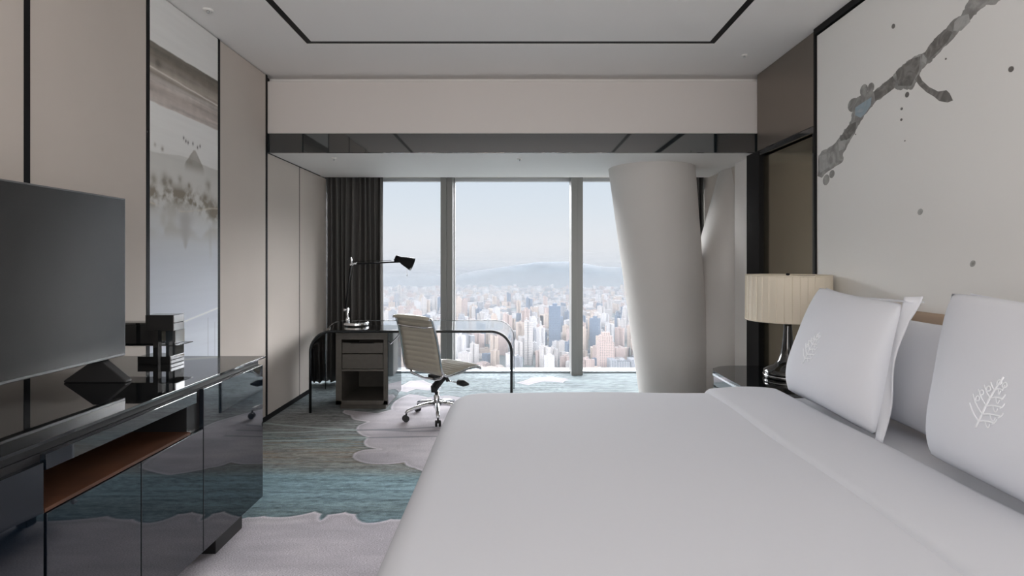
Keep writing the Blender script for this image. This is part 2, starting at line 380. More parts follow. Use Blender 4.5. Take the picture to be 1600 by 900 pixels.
# upper brush band
bt = 2.712+.01*(n3-.5); bb = 2.352+.012*(n3-.5)
inb = sstep(bb-.004, bb+.004, V)*(1-sstep(bt-.004, bt+.004, V))
bc = ramp(np.clip((V-2.35)/.36+.12*(n2-.5), 0, 1), [(0, (176, 168, 163)), (.3, (158, 149, 143)), (.42, (176, 170, 165)), (.5, (136, 128, 120)), (.62, (150, 142, 134)), (.8, (118, 112, 104)), (1, (108, 103, 96))])
bc = bc*(1+.7*(n2-.5)+.25*(n4-.5))[..., None]
col = col*(1-inb[..., None])+bc*inb[..., None]
lin = np.exp(-((V-(2.555-.035*(U-3.3)+.006*n3))/.005)**2)*inb; col = mix(col, (212, 208, 204), lin*.8)
blob = np.exp(-(((U-3.38)/.035)**2+((V-2.60)/.035)**2)); col = mix(col, (88, 84, 80), np.clip(blob*1.3*(n4+.2), 0, 1)*.7*inb)
# mountain
dx = np.abs(U-3.765); hgt = 2.145-.0-1.0*np.maximum(dx-.012, 0)-.02*(n4-.5); mt = (1-sstep(hgt-.006, hgt+.004, V))*(1-sstep(.09, .13, dx))*sstep(1.98, 2.06, V)
col = mix(col, (132, 127, 118), np.clip(mt*(.6+.6*n3), 0, 1)*.85)
# brown shrubs and bank
bank = np.exp(-((V-(1.815-.05*(U-3.3)/.8+.025*np.sin(U*7+1)))/(.045+.05*n1))**2)*sstep(.38, .62, n3*.6+n4*.4)
col = mix(col, (112, 102, 86), np.clip(bank*1.3, 0, 1)*.85)
for (u0, v0, r) in ((3.34, 1.89, .03), (3.44, 1.90, .035), (3.50, 1.90, .02), (3.60, 1.93, .02), (3.70, 1.90, .015), (3.93, 1.93, .03), (3.90, 1.84, .03), (3.98, 1.80, .04), (3.42, 2.09, .012), (3.35, 2.10, .01)):
    bl = np.exp(-(((U-u0)/r)**2+((V-v0)/(r*1.2))**2))*(.3+n4); col = mix(col, (108, 99, 84), np.clip(bl*1.2, 0, 1)*.7)
wash = sstep(.46, .6, n1)*sstep(1.5, 1.62, V)*(1-sstep(1.75, 1.85, V)); col = mix(col, (168, 166, 160), wash*.75)
cv = 1.745-.03*np.sin((U-3.3)*6)+.01*n3; col = mix(col, (206, 196, 180), np.exp(-((V-cv)/.006)**2)*.5*sstep(.4, .6, n3))
drip = (1-sstep(0, .16*np.clip((V-1.47)/.25, 0, 1)+1e-4+.02*n3, np.abs(U-3.66)))*sstep(1.46, 1.5, V)*(1-sstep(1.68, 1.75, V)); col = mix(col, (160, 159, 158), drip*.8)
drip = (1-sstep(.0, .03, np.abs(U-3.95-.02*n3)))*sstep(1.35, 1.5, V)*(1-sstep(1.6, 1.7, V)); col = mix(col, (168, 168, 168), drip*.5)
for (u0, v0) in ((3.64, 2.205), (3.665, 2.19), (3.745, 2.19), (3.80, 2.175), (3.83, 2.19), (3.69, 2.185)):
    col = mix(col, (60, 58, 56), np.exp(-(((U-u0)/.007)**2+((V-v0)/.011)**2)))
low = np.exp(-((V-(.985+.13*(U-3.5)))/.006)**2); col = mix(col, (222, 226, 232), low*.8)
col = mix(col, (150, 152, 158), np.exp(-((U-3.93)/.004)**2)*(V < 1.0)*.7); col = mix(col, (150, 152, 158), np.exp(-((U-4.02)/.003)**2)*(V < .96)*.6)
col = np.clip(col*1.32*(1+.06*(n2-.5))[..., None], 0, .9)
art = paint_grid('landscape_painting', us, vs, lambda a, c: (0*a-XW+.001, a, c), col, M['art'])
s_ = art.modifiers.new('thick', 'SOLIDIFY'); s_.thickness = .025; s_.offset = -1
tag(art, 'tall ink landscape painting panel with grey brush band, peak and birds on the left wall', 'painting')

# right wall --------------------------------------------------
XA = 2.12
o = box('mural_panel', mat('pale_mural_silk', srgb(238, 237, 234), .55, noise=(.8, .015)), None, XA, XW+.03, -1.0, 3.895, .06, 2.975, bevel=.002)
tag(o, 'tall pale wall panel painted with a grey branch, behind the bed', 'wall panel'); mural = o
struct('trim_3', MB().box(XA-.012, XW+.03, -1.5, 3.918, 2.985, ZC).box(XA-.012, XW+.03, 3.898, 3.918, 0, 2.99), M['black'])
def rwall(x, y):
    Y = XA*F/(x-VX); return (Y, EYE+(VY-y)/F*Y)
def decal(name, polys, m, lift):
    for i_, p in enumerate(polys):
        MB().prism([rwall(*a) for a in p], XA-lift-i_*.00004, XA+.0005, 'yz').build(name, m, mural)
def circ(cx, cy_, r, k=1.25, n=14, tilt=.5):
    return [(cx+r*math.cos(a)*1.0+tilt*r*.5*math.sin(a), cy_-r*k*math.sin(a)) for a in [2*PI*i/n for i in range(n)]]
def ink(name, c1, c2, c3, sc):
    m = mat(name, srgb(*c1), .6); n = m.node_tree; bs = n.nodes['Principled BSDF']; t = n.nodes.new('ShaderNodeTexCoord')
    z = n.nodes.new('ShaderNodeTexNoise'); z.inputs['Scale'].default_value = sc; z.inputs['Detail'].default_value = 6; z.inputs['Distortion'].default_value = 1.5
    r = n.nodes.new('ShaderNodeValToRGB'); r.color_ramp.elements[0].position = .36; r.color_ramp.elements[1].position = .66
    r.color_ramp.elements[0].color = (*srgb(*c1), 1); r.color_ramp.elements[1].color = (*srgb(*c3), 1); e = r.color_ramp.elements.new(.5); e.color = (*srgb(*c2), 1)
    n.links.new(t.outputs['Object'], z.inputs['Vector']); n.links.new(z.outputs['Fac'], r.inputs[0]); n.links.new(r.outputs[0], bs.inputs['Base Color'])
    return m
I_mid = ink('ink_grey', (132, 130, 127), (150, 149, 146), (176, 175, 172), 9)
I_dark = ink('ink_dark', (104, 101, 98), (118, 115, 112), (140, 138, 134), 14)
I_pale = ink('ink_pale', (168, 168, 166), (182, 182, 180), (150, 149, 146), 12)
I_blue = ink('ink_blue', (160, 176, 186), (150, 168, 178), (172, 180, 186), 9)
main = [(1545, -30), (1514, 0), (1501, 24), (1489, 32), (1478, 45), (1466, 55), (1455, 68), (1444, 83), (1436, 84), (1424, 92), (1408, 104), (1395, 119), (1380, 131), (1366, 143),
        (1362, 150), (1350, 160), (1340, 168), (1331, 176), (1330, 184), (1326, 196), (1320, 203), (1311, 216), (1300, 228), (1288, 234), (1279, 243), (1277.5, 276),
        (1284, 278), (1291, 270), (1302, 262), (1310, 258), (1316, 250), (1318, 240), (1325, 226), (1333, 212), (1341, 196), (1349, 184), (1355, 175), (1368, 160),
        (1384, 147), (1397, 137), (1403, 140), (1409, 137), (1417, 140), (1425, 138), (1433, 127), (1438, 113), (1444, 104), (1453, 98), (1466, 84), (1480, 70), (1496, 52), (1512, 36), (1530, 16), (1541, 7), (1553, 8), (1572, -6), (1600, -30)]
def rough_edge(P, a, seed):
    r_ = random.Random(seed); out = []
    for p, q_ in zip(P, P[1:]+P[:1]):
        n = max(1, int(math.dist(p, q_)/3.5))
        out += [(p[0]+(q_[0]-p[0])*i/n+(r_.uniform(-a, a) if p[0] > 1279 else 0), p[1]+(q_[1]-p[1])*i/n+r_.uniform(-a, a)) for i in range(n)]
    return out
decal('painted_branch', [rough_edge(main, 1.0, 4)], I_mid, .0010)
jr = random.Random(8)
decal('painted_petal', [[(1332, 158), (1340, 152), (1347, 148), (1352, 147), (1357, 142), (1366, 143), (1364, 156), (1347, 168), (1334, 172)], circ(1334, 164, 9), circ(1350, 141, 6, 1.6), circ(1361, 137, 5, 1.6), circ(1312, 249, 6), circ(1291, 281, 5, 1.7), circ(1300, 272, 4, 1.6), circ(1408, 136, 4, 1.3), circ(1424, 135, 4, 1.4)], I_mid, .0007)
tw = [(1436, 116), (1441, 126), (1452, 136), (1466, 143), (1479, 141), (1484, 146), (1489, 157), (1481, 160), (1468, 158), (1460, 151), (1448, 144), (1437, 134), (1430, 124)]
decal('painted_twig', [tw, [(1366, 143), (1395, 119), (1400, 128), (1397, 138), (1384, 148), (1368, 158)], [(1455, 68), (1466, 55), (1478, 46), (1489, 50), (1480, 66), (1462, 84), (1452, 92), (1444, 84)],
                       [(1400, 112), (1424, 92), (1438, 88), (1436, 110), (1424, 134), (1404, 134)], [(1326, 196), (1338, 190), (1337, 203), (1328, 216), (1316, 222), (1312, 216)]], I_dark, .0014)
decal('painted_wash', [[(1500, 26), (1514, 22), (1516, 34), (1502, 48), (1490, 48), (1492, 34)], [(1442, 84), (1449, 92), (1447, 100), (1441, 96)], [(1310, 222), (1322, 218), (1320, 232), (1311, 236)], [(1280, 244), (1292, 240), (1294, 262), (1282, 270)]], I_pale, .0016)
decal('painted_blossom', [[(1337, 168), (1352, 158), (1362, 152), (1361, 164), (1352, 178), (1345, 184), (1336, 180)]], I_blue, .0016)
decal('painted_spot', [circ(1396, 41, 2.6, 1.5), circ(1580, 108, 4.3, 1.1), circ(1417.5, 148, 3, 1.5), circ(1478, 92, 1.3), circ(1409, 170, 1.8), circ(1408.5, 187, 1.6), circ(1414, 220, .9), circ(1337, 210, .8)], I_dark, .0012)
def ringp(cx, cy_, r): return [circ(cx, cy_, r)]
decal('painted_ring', ringp(1438, 331, 4)+ringp(1520, 412, 4.2), I_pale, .0010)
decal('painted_ring_centre', ringp(1438, 331, 2)+ringp(1520, 412, 2.2), I_mid, .0013)
# bronze section
o = box('wall_panel', M['bronze_panel'], None, XA+.005, XW+.028, 3.922, 4.862, 2.36, ZC-.004, bevel=.002)
tag(o, 'matt bronze panel above the bronze mirror, beside the beam end', 'wall panel')
e = empty('bronze_mirror', (XW, 4.4, .06), 'tall bronze tinted wall mirror in a black frame beside the bedside lamp', 'mirror')
box('mirror_glass', M['bronze'], e, XW-.005, XW+.03, 3.95, 4.80, .06, 2.30)
MB().box(XA-.005, XW+.03, 3.922, 4.86, 2.31, 2.352).box(XA-.005, XW+.03, 3.922, 3.950, .02, 2.31).build('frame', M['black_lac'], e, bevel=.002)
struct('trim_4', MB().box(XW-.05, XW+.03, 4.80, 5.05, 0, ZB), M['black'], bevel=.002)
struct('wall_right', MB().box(XW, XW+.19, 5.062, 5.45, 0, ZB), M['white_paint'], bevel=.003)
struct('wall_right', MB().box(2.22, 2.35, 5.45, 7.1, 0, 2.47), M['fabric_panel'])
struct('wall_right', MB().box(XW, XW+.03, 4.862, 5.1, ZB, 2.99), M['bronze_panel'])

# ------------------------------------------------------------------ columns
def column(name, c0, r0, c1, r1, z0, z1, label):
    n = 64; bb = MB(); K = 14; vs = []; fs = []
    for k in range(K+1):
        t = k/K; 
        for q in range(n):
            a = 2*PI*q/n; r = r0+(r1-r0)*t
            vs.append((c0[0]+(c1[0]-c0[0])*t+r*math.cos(a), c0[1]+(c1[1]-c0[1])*t+r*math.sin(a), z0+(z1-z0)*t))
    for k in range(K):
        for q in range(n): fs.append((k*n+q, k*n+(q+1) % n, (k+1)*n+(q+1) % n, (k+1)*n+q))
    bb.add(vs, fs); o = bb.build(name, M['column'], None, smooth=True)
    return tag(o, label, 'column')
column('round_column', (1.665, 5.74), .365, (1.415, 5.74), .435, 0, ZB, 'thick round white column leaning left towards the ceiling in front of the window')
column('slanted_column', (1.95, 5.86), .42, (2.61, 5.86), .40, 0, ZB+.1, 'white round column leaning right into the wall behind the first column')

# ------------------------------------------------------------------ windows
mx = [-2.42, -.825, .775, 2.36]
for i in range(3):
    a, c = mx[i]+.03, mx[i+1]-.03
    f = MB().box(a, c, 6.98, 7.06, -.005, .022).box(a, c, 6.98, 7.06, 2.40, 2.44).build('window_%d' % (i+1), M['steel'], None); tag(f, kind='structure')
    p = box('pane', M['glass'], f, a, c, 7.02, 7.022, .022, 2.40)
for i, x in enumerate(mx):
    b = MB().box(x-.072, x-.0, 6.80, 7.08, 0, 2.47).box(x+.0, x+.072, 6.83, 7.08, 0, 2.47).box(x+.072, x+.085, 6.96, 7.08, 0, 2.44)
    struct('trim_%d' % (5+i), b, M['mullion'], bevel=.004)

# ------------------------------------------------------------------ curtains
def curtain(name, x0, x1, y, z0, z1, nf, label, seed):
    rnd = random.Random(seed); ph = [rnd.uniform(.75, 1.25) for _ in range(nf+1)]; tot = sum(ph[:nf]); cum = [0]
    for p in ph[:nf]: cum.append(cum[-1]+p/tot)
    def fn(u, v):
        k = max(i for i in range(nf) if cum[i] <= u+1e-9) if u < 1 else nf-1
        t = (u-cum[k])/(cum[k+1]-cum[k]); d = .055*(1+.25*math.sin(k*2.3))*(.8+.2*(1-v))
        return (x0+(x1-x0)*u+.008*math.sin(v*3+k), y+d*math.sin(2*PI*t)+.012*math.sin(4*PI*t+k+v), z0+(z1-z0)*v)
    o = grid(name, fn, nf*12, 10, M['curtain']); s = o.modifiers.new('thick', 'SOLIDIFY'); s.thickness = .004
    return tag(o, label, 'curtain')
curtain('curtain', -2.155, -1.50, 6.415, .015, 2.465, 10, 'dark grey pleated full height curtain left of the window behind the desk', 2)
curtain('curtain', 1.74, 2.20, 6.50, .015, 2.465, 7, 'dark grey pleated curtain seen in the gap between the two columns', 5)

# ------------------------------------------------------------------ sideboard
XF = -1.367; sb = empty('sideboard', (-1.76, 1.6, 0), 'long glossy dark blue-black sideboard under the television', 'sideboard')
Y0, Y1 = -.4, 3.034
XBk = -2.145; XD = XF-.02
b = MB().box(XBk, XD, Y0, Y1, .12, .665).box(XBk, XD, Y0, Y1, .79, .838).box(XBk, XD, 2.36, Y1, .665, .79).box(XBk, XD, Y0, 1.625, .665, .79).box(XBk, XBk+.02, 1.6, 2.4, .66, .8)
b.build('body', M['plastic'], sb)
box('shelf', M['wood'], sb, XBk+.02, XF-.004, 1.628, 2.36, .6652, .676)
box('fascia', M['navy_lac'], sb, XD, XF, 1.628, 2.40, .789, .836, bevel=.0015)
for a, c, z0, z1 in ((Y0, .0, .12, .815), (.0, .81, .12, .815), (.81, 1.622, .12, .815), (1.628, 2.043, .12, .662), (2.043, 2.452, .12, .662), (2.452, 3.034, .12, .836)):
    d = box('door', M['navy_lac'], sb, XD, XF, a+.0025, c-.0025, z0, z1, bevel=.0015)
t = box('top', M['top_lac'], sb, XBk-.01, XF+.006, Y0-.01, 3.055, .870, .88, bevel=.0008)
box('shadow_gap', M['plastic'], sb, XBk, XF-.025, Y0, 3.03, .838, .870)
for (x, y) in ((-1.50, 2.66), (-1.50, 1.0), (-1.50, -.2), (-2.08, 2.66), (-2.08, 1.0), (-2.08, -.2)):
    box('foot', M['plastic'], sb, x-.04, x+.075, y, y+.26, 0, .12, bevel=.003)

# ------------------------------------------------------------------ television
tv = empty('television', (-1.77, 1.9, .88), 'large flat black television standing on the sideboard', 'television')
MB().box(-1.785, -1.752, 1.275, 2.512, .975, 1.682).box(-1.82, -1.785, 1.5, 2.3, 1.0, 1.35).build('housing', M['bezel'], tv, bevel=.003)
box('screen', M['screen'], tv, -1.753, -1.750, 1.283, 2.504, .987, 1.675)
for y in (2.40, 1.42):
    MB().prism([(-1.925, .8805), (-1.66, .8805), (-1.66, .889), (-1.765, .975), (-1.80, .975), (-1.925, .889)], y-.02, y+.02, 'xz').build('foot', M['plastic'], tv, bevel=.003)
box('maker_mark', M['chrome'], tv, -1.7515, -1.7485, 1.49, 1.56, .9775, .984)

# ------------------------------------------------------------------ black organiser on the sideboard
st_ = empty('tiered_organiser', (-1.80, 2.86, .88), 'black lacquered tiered organiser with window glare painted on its boxes on the sideboard beside the television', 'organiser')
def stack_box(x0, x1, y0, y1, z0, z1, name):
    o = box(name, M['black_lac'], st_, x0, x1-.004, y0, y1, z0, z1, bevel=.001)
    n = 2; h = (z1-z0)/n
    bb = MB()
    for i in range(n): bb.box(x1-.004, x1, y0+.002, y1-.002, z0+h*i+.003, z0+h*(i+1)-.002)
    finish('glare_plate', bb.mesh('glare_plate'), M['pale'], o)
stack_box(-1.90, -1.73, 2.81, 2.925, .8805, .918, 'lower_box')
stack_box(-1.86, -1.716, 2.81, 2.90, 1.046, 1.128, 'upper_box')
box('post', M['black_lac'], st_, -1.815, -1.790, 2.80, 2.83, .8805, 1.05)
MB().box(-2.08, -1.70, 2.805, 2.95, .972, .976).build('tray', M['top_lac'], st_)
o = box('middle_box', M['pedestal_side'], st_, -1.788, -1.742, 2.86, 2.94, .976, 1.046); box('glare_plate', M['pale'], o, -1.742, -1.738, 2.862, 2.938, .978, 1.044)
o = box('middle_box', M['pedestal_side'], st_, -1.788, -1.742, 2.86, 2.94, .918, .972)
bx = empty('black_box', (-1.98, 2.87, .976), 'plain black lacquered box on the organiser tray behind the television', 'box')
box('body', M['black_lac'], bx, -2.07, -1.83, 2.835, 2.93, .9765, 1.075, bevel=.002); box('lid', M['top_lac'], bx, -2.072, -1.828, 2.833, 2.932, 1.075, 1.086, bevel=.002)

# ------------------------------------------------------------------ desk
dk = empty('glass_desk', (-.95, 5.6, 0), 'smoked bent glass waterfall desk in front of the window', 'desk')
R = .19; zt = .75; th = .014
def desk_prof(xl, xr):
    pts = [(xl, .0)]
    for i in range(13): a = PI-(PI/2)*i/12; pts.append((xl+R+R*math.cos(a), zt-R+R*math.sin(a)))
    for i in range(13): a = PI/2-(PI/2)*i/12; pts.append((xr-R+R*math.cos(a), zt-R+R*math.sin(a)))
    pts.append((xr, 0)); return pts
yf, yr = 5.14, 6.09
pf, pr = desk_prof(-1.88, -.022), desk_prof(-2.06, 0.0)
bb = MB(); n = len(pf); vs = [(x, yf, z) for x, z in pf]+[(x, yr, z) for x, z in pr]; bb.add(vs, [(i, i+1, n+i+1, n+i) for i in range(n-1)])
me = bpy.data.meshes.new('glass_sheet'); me.from_pydata(bb.v, [], bb.f)
o = finish('glass_sheet', me, M['desk_glass'], dk, smooth=True)
for nm, P_, y in (('front_edge', pf, yf), ('rear_edge', pr, yr)):
    MB().tube([(x, y, z) for x, z in P_], .013 if y == yf else .005, n=8).build(nm, M['desk_edge'] if y == yf else M['dark_chrome'], dk, smooth=True)
MB().tube([(-1.19, 5.35, .60), (-1.06, 5.35, .738)], .006).build('brace', M['chrome'], dk)
pd_ = empty('drawer_pedestal', (-1.43, 5.55, 0), 'dark grey drawer pedestal with open lower niche under the glass desk', 'pedestal')
x0, x1, y0, y1 = -1.68, -1.185, 5.25, 5.86
b = MB().box(x0, x0+.055, y0, y1, .045, .66).box(x1-.045, x1-.006, y0, y1, .045, .66).box(x0, x1-.006, y0, y1, .045, .085).box(x0, x1-.006, y0, y1, .66, .727).box(x0, x1-.006, y1-.02, y1, .05, .7).box(x0, x1-.006, y0+.01, y1, .36, .38).box(x0+.03, x1-.03, y0+.03, y1-.03, .0, .045)
b.build('body', M['pedestal'], pd_, bevel=.002)
box('side_panel', M['pedestal_side'], pd_, x1-.006, x1, y0, y1, .045, .725)
d = box('drawer', M['pedestal'], pd_, x0+.06, x1-.05, y0+.004, y0+.024, .53, .63, bevel=.003); box('pull_groove', M['black'], d, x0+.14, x1-.13, y0, y0+.006, .622, .630)
d = box('drawer', M['pedestal'], pd_, x0+.06, x1-.05, y0+.004, y0+.024, .385, .522, bevel=.003)

# ------------------------------------------------------------------ task lamp
lp = empty('task_lamp', (-1.59, 5.64, .757), 'black and chrome articulated task lamp standing on the glass desk', 'lamp')
def q(x, y, Y=5.62): return at_y(x, y, Y)
cx, cyy = q(557, 500)[0], 5.62; zb = .757
MB().lathe([(0, zb), (.118, zb), (.122, zb+.006), (.12, zb+.022), (.112, zb+.028), (0, zb+.030)], (cx, cyy, 0), 40).build('base', M['chrome'], lp, smooth=False)
A0 = (q(543, 480)[0], cyy, zb+.028); A1 = q(541, 484); B1 = q(550, 413); H1 = q(627, 409)
MB().tube([A0, (A0[0], cyy, A1[2]+.02)], .008).tube([(A1[0]-.02, cyy-.02, A1[2]), (A1[0]+.02, cyy+.02, A1[2])], .014).lathe([(.018, 0), (.018, .03), (.009, .05)], (A0[0], cyy, zb+.028)).build('lower_joint', M['chrome'], lp, smooth=True)
MB().tube([(A1[0]-.008, cyy-.01, A1[2]), (B1[0]-.008, cyy-.01, B1[2])], .0085).tube([(A1[0]+.01, cyy+.012, A1[2]+.02), (B1[0]+.006, cyy+.012, B1[2]-.04)], .003).build('lower_arm', M['black'], lp, smooth=True)
MB().tube([(B1[0]-.0, cyy-.025, B1[2]), (B1[0], cyy+.025, B1[2])], .016).tube([B1, (B1[0]-.012, cyy, B1[2]+.07)], .008).tube([B1, (B1[0]+.05, cyy, B1[2]+.01)], .011).build('elbow_joint', M['chrome'], lp, smooth=True)
MB().tube([B1, (B1[0]+.03, cyy, B1[2]+.005), H1], [.011, .009, .008]).tube([(B1[0]+.01, cyy, B1[2]+.03), (H1[0]-.1, cyy, H1[2]+.012)], .003).build('upper_arm', M['black'], lp, smooth=True)
hd = MB(); ax = Matrix.Rotation(math.radians(112), 3, 'Y'); hc = q(622, 404)
hd.lathe([(.0, -.03), (.026, -.028), (.030, .03), (.042, .055), (.066, .15), (.067, .158), (.060, .152), (.03, .06), (0, .05)], hc, 28, axis=ax)
hd.tube([q(616, 407), q(626, 404)], .014)
hd.build('lamp_head', M['black'], lp, smooth=True)
MB().tube([q(636, 414), q(636, 432)], .0018, 6).lathe([(0, -.012), (.004, -.008), (.004, .008), (0, .012)], q(636, 430), 8).build('pull_pin', M['chrome'], lp)

# ------------------------------------------------------------------ office chair
chair_at = (-.69, 4.98); ang = math.radians(49)
ch = empty('office_chair', (chair_at[0], chair_at[1], 0), 'cream ribbed leather swivel chair with polished aluminium frame at the desk', 'chair')
cf, sf = math.cos(ang), math.sin(ang)
def L(f, l, z): return (chair_at[0]+f*cf-l*sf, chair_at[1]+f*sf+l*cf, z)
prof = [(.305, .425), (.30, .445), (.27, .455), (.17, .452), (.08, .440), (.0, .428), (-.07, .420), (-.115, .424), (-.145, .445), (-.162, .485), (-.172, .54), (-.183, .62), (-.198, .70), (-.218, .78), (-.242, .86), (-.262, .915), (-.285, .925), (-.292, .905)]
# resample
def resample(P, n):
    d = [0]
    for a, c in zip(P, P[1:]): d.append(d[-1]+math.dist(a, c))
    out = []
    for i in range(n):
        s = d[-1]*i/(n-1); k = max(j for j in range(len(P)-1) if d[j] <= s+1e-9); t = (s-d[k])/(d[k+1]-d[k])
        out.append(tuple(P[k][m]+(P[k+1][m]-P[k][m])*t for m in range(len(P[0]))))
    return out, d[-1]
def smooth_poly(P, it=2):
    for _ in range(it):
        Q = [P[0]]
        for a, c in zip(P, P[1:]): Q += [tuple(.75*x+.25*y for x, y in zip(a, c)), tuple(.25*x+.75*y for x, y in zip(a, c))]
        P = Q+[P[-1]]
    return P
PF, plen = resample(smooth_poly(prof), 180)
def shell(side):
    vs = []
    return vs
def wid(i):
    t = i/(len(PF)-1); return .245 if t < .45 else .245-.012*(t-.45)/.55
vs = []; fs = []; NW = 8
for i, (f, z) in enumerate(PF):
    a = PF[max(i-1, 0)]; c = PF[min(i+1, len(PF)-1)]; tx, tz = c[0]-a[0], c[1]-a[1]; l_ = math.hypot(tx, tz); nx, nz = -tz/l_, tx/l_
    s = plen*i/(len(PF)-1); rib = .010*abs(math.sin(PI*s/.046))**.6
    for sd in (1, -1):
        for k in range(NW+1):
            u = -1+2*k/NW; h = (.006+rib)*(1 if abs(u) < .98 else .5)*sd
            sag = .010*(1-u*u)*(1 if i > 70 else .6)
            vs.append(L(f+nx*h-nx*0+(-sag*nx), u*wid(i), z+nz*h-sag*nz*0.6))
Wd = 2*(NW+1)
for i in range(len(PF)-1):
    for sd in range(2):
        for k in range(NW):
            a = i*Wd+sd*(NW+1)+k; fs.append((a, a+1, a+Wd+1, a+Wd))
    for k in (0, NW):
        a = i*Wd+k; fs.append((a, a+NW+1, a+NW+1+Wd, a+Wd))
for i in (0, len(PF)-1):
    for k in range(NW): a = i*Wd+k; fs.append((a, a+1, a+NW+2, a+NW+1))
MB().add(vs, fs).build('seat_and_back', M['leather'], ch, smooth=True)
for sgn in (1, -1):
    pts = [L(f-.004, sgn*(wid(int(i*179/59))+.007), z-.002) for i, (f, z) in enumerate(resample(PF, 60)[0])]
    MB().tube(pts, .0105, 8, flat=.9).build('side_frame', M['chrome'], ch, smooth=True)
def back_pt(z): return min(PF[60:], key=lambda p: abs(p[1]-z))[0]
fb = back_pt(.845)
MB().tube([L(fb-.004, .245, .852), L(fb-.045, .17, .842), L(fb-.052, 0, .840), L(fb-.045, -.17, .842), L(fb-.004, -.245, .852)], .0085, 8).build('back_cross_bar', M['chrome'], ch, smooth=True)
MB().tube([L(-.12, .228, .43), L(-.125, .19, .395), L(-.09, .08, .362), L(-.05, 0, .355), L(-.09, -.08, .362), L(-.125, -.19, .395), L(-.12, -.228, .43)], .011, 8).tube([L(.16, .226, .445), L(.13, .15, .395), L(.06, 0, .37), L(.13, -.15, .395), L(.16, -.226, .445)], .011, 8).build('seat_spreader', M['chrome'], ch, smooth=True)
MB().tube([L(-.03, 0, .235), L(-.03, 0, .27), L(.05, 0, .335), L(.15, 0, .385)], [.028, .036, .036, .022], 10).tube([L(.10, 0, .37), L(.11, -.03, .31)], .016).box(-.07, .07, -.06, .06, -.012, .012, rot=Matrix.Rotation(ang, 3, 'Z'), about=(0, 0, 0)).build('tilt_mechanism', M['plastic'], ch, smooth=False)
ch.children[-1].data.transform(Matrix.Translation((0, 0, 0)))
# move the small plate of the mechanism under the seat
me = ch.children[-1].data
for v in me.vertices[-8:]: v.co = v.co+Vector(L(.02, 0, .375))
lv = MB().tube([L(.11, -.02, .315), L(.12, -.10, .312), L(.13, -.15, .312)], .006, 8).build('lever', M['chrome'], ch, smooth=True)
finish('lever_grip', MB().tube([L(.13, -.14, .314), L(.14, -.20, .312), L(.155, -.25, .308)], [.026, .03, .008], 10).mesh('lever_grip'), M['plastic'], lv, smooth=True)
MB().lathe([(.028, .09), (.030, .11), (.026, .15), (.026, .20), (.018, .205), (.018, .24), (.0, .24)], (chair_at[0], chair_at[1], 0), 24).build('gas_column', M['chrome'], ch, smooth=True)
for k in range(5):
    a = math.radians(-80+72*k); dx, dy = math.cos(a), math.sin(a)
    P_ = lambda r, z: (chair_at[0]+dx*r, chair_at[1]+dy*r, z)
    leg = MB().tube([P_(.015, .135), P_(.10, .128), P_(.20, .112), P_(.27, .092), P_(.285, .074)], [.028, .024, .019, .017, .014], 10, flat=.8).build('base_leg', M['chrome'], ch, smooth=True)
    c_ = MB(); wx = P_(.285, .03); side = Vector((-dy, dx, 0))
    rot = Vector((0, 0, 1)).rotation_difference(side).to_matrix()
    for s_ in (-1, 1): c_.lathe([(0, -.010), (.022, -.010), (.028, -.005), (.028, .005), (.022, .010), (0, .010)], Vector(wx)+side*.015*s_, 20, axis=rot)
    c_.lathe([(.008, 0), (.008, .05), (0, .05)], P_(.28, .03), 10)
    c_.build('castor', M['plastic'], leg, smooth=True)

# ------------------------------------------------------------------ bed
bd = empty('bed', (.9, 2.1, 0), 'wide white made-up bed against the right wall', 'bed')
BY0, BY1 = 1.10, 3.10
box('bed_base', M['curtain'], bd, -.26, 2.05, BY0+.05, BY1-.05, .08, .36, bevel=.02, seg=4)
for x in (-.15, 1.9):
    for y in (BY0+.15, BY1-.15): box('leg', M['plastic'], bd, x-.03, x+.03, y-.03, y+.03, 0, .08, bevel=.004)
box('mattress', M['linen'], bd, -.26, 2.05, BY0+.03, BY1-.03, .36, .655, bevel=.05, seg=5)
box('headboard', M['headboard'], bd, 2.06, XA-.001, .85, 3.22, .2, 1.14, bevel=.02, seg=4)
def noise2(x, y, s=0): return math.sin(x*3.1+y*1.7+s)*math.sin(y*2.3-x*1.1+s*2)
def drape(px, py, x0, x1, y0, y1, r, Rp, ztop, drop, head=False):
    """unfolded sheet point -> draped point; inner rectangle is inset by Rp"""
    ix0, ix1, iy0, iy1 = x0+Rp, x1-Rp, y0+Rp, y1-Rp
    dx = px-ix0 if px < ix0 else (px-ix1 if px > ix1 and not head else 0); dy = py-iy0 if py < iy0 else (py-iy1 if py > iy1 else 0)
    bx_ = px-dx; by = py-dy; d = math.hypot(dx, dy)
    if d < 1e-9: return px, py, ztop, 0
    ux, uy = dx/d, dy/d; fl_ = Rp-r
    if d <= fl_: return px, py, ztop, 0
    e = d-fl_
    if e < r*PI/2: h = fl_+r*math.sin(e/r); z = ztop-r*(1-math.cos(e/r)); t = 0
    else: h = Rp+.015*math.sin((e-r*PI/2)*3); z = ztop-r-(e-r*PI/2); t = 1
    return bx_+ux*h, by+uy*h, max(z, ztop-drop), t
def duvet_fn(u, v):
    x0, x1, y0, y1 = -.35, 1.33, BY0-.06, BY1+.03
    ext = .50
    px = x0-ext+(x1-x0+ext)*u; py = y0-ext+(y1-y0+2*ext)*v
    X, Y, Z, t = drape(px, py, x0, x1, y0, y1, .10, .20, .68, .60, head=True)
    cr = .016*math.sin(PI*min(1, max(0, (X-x0)/(x1-x0))))*math.sin(PI*min(1, max(0, (Y-y0)/(y1-y0))))
    Z += cr+.0035*noise2(X*1.7, Y*1.7)
    if t: 
        w_ = .012*math.sin(px*9+py*11); X += w_ if abs(px-x0) < .6 and px < x0 else 0; Y += w_ if (py > y1 or py < y0) else 0
    return X, Y, Z
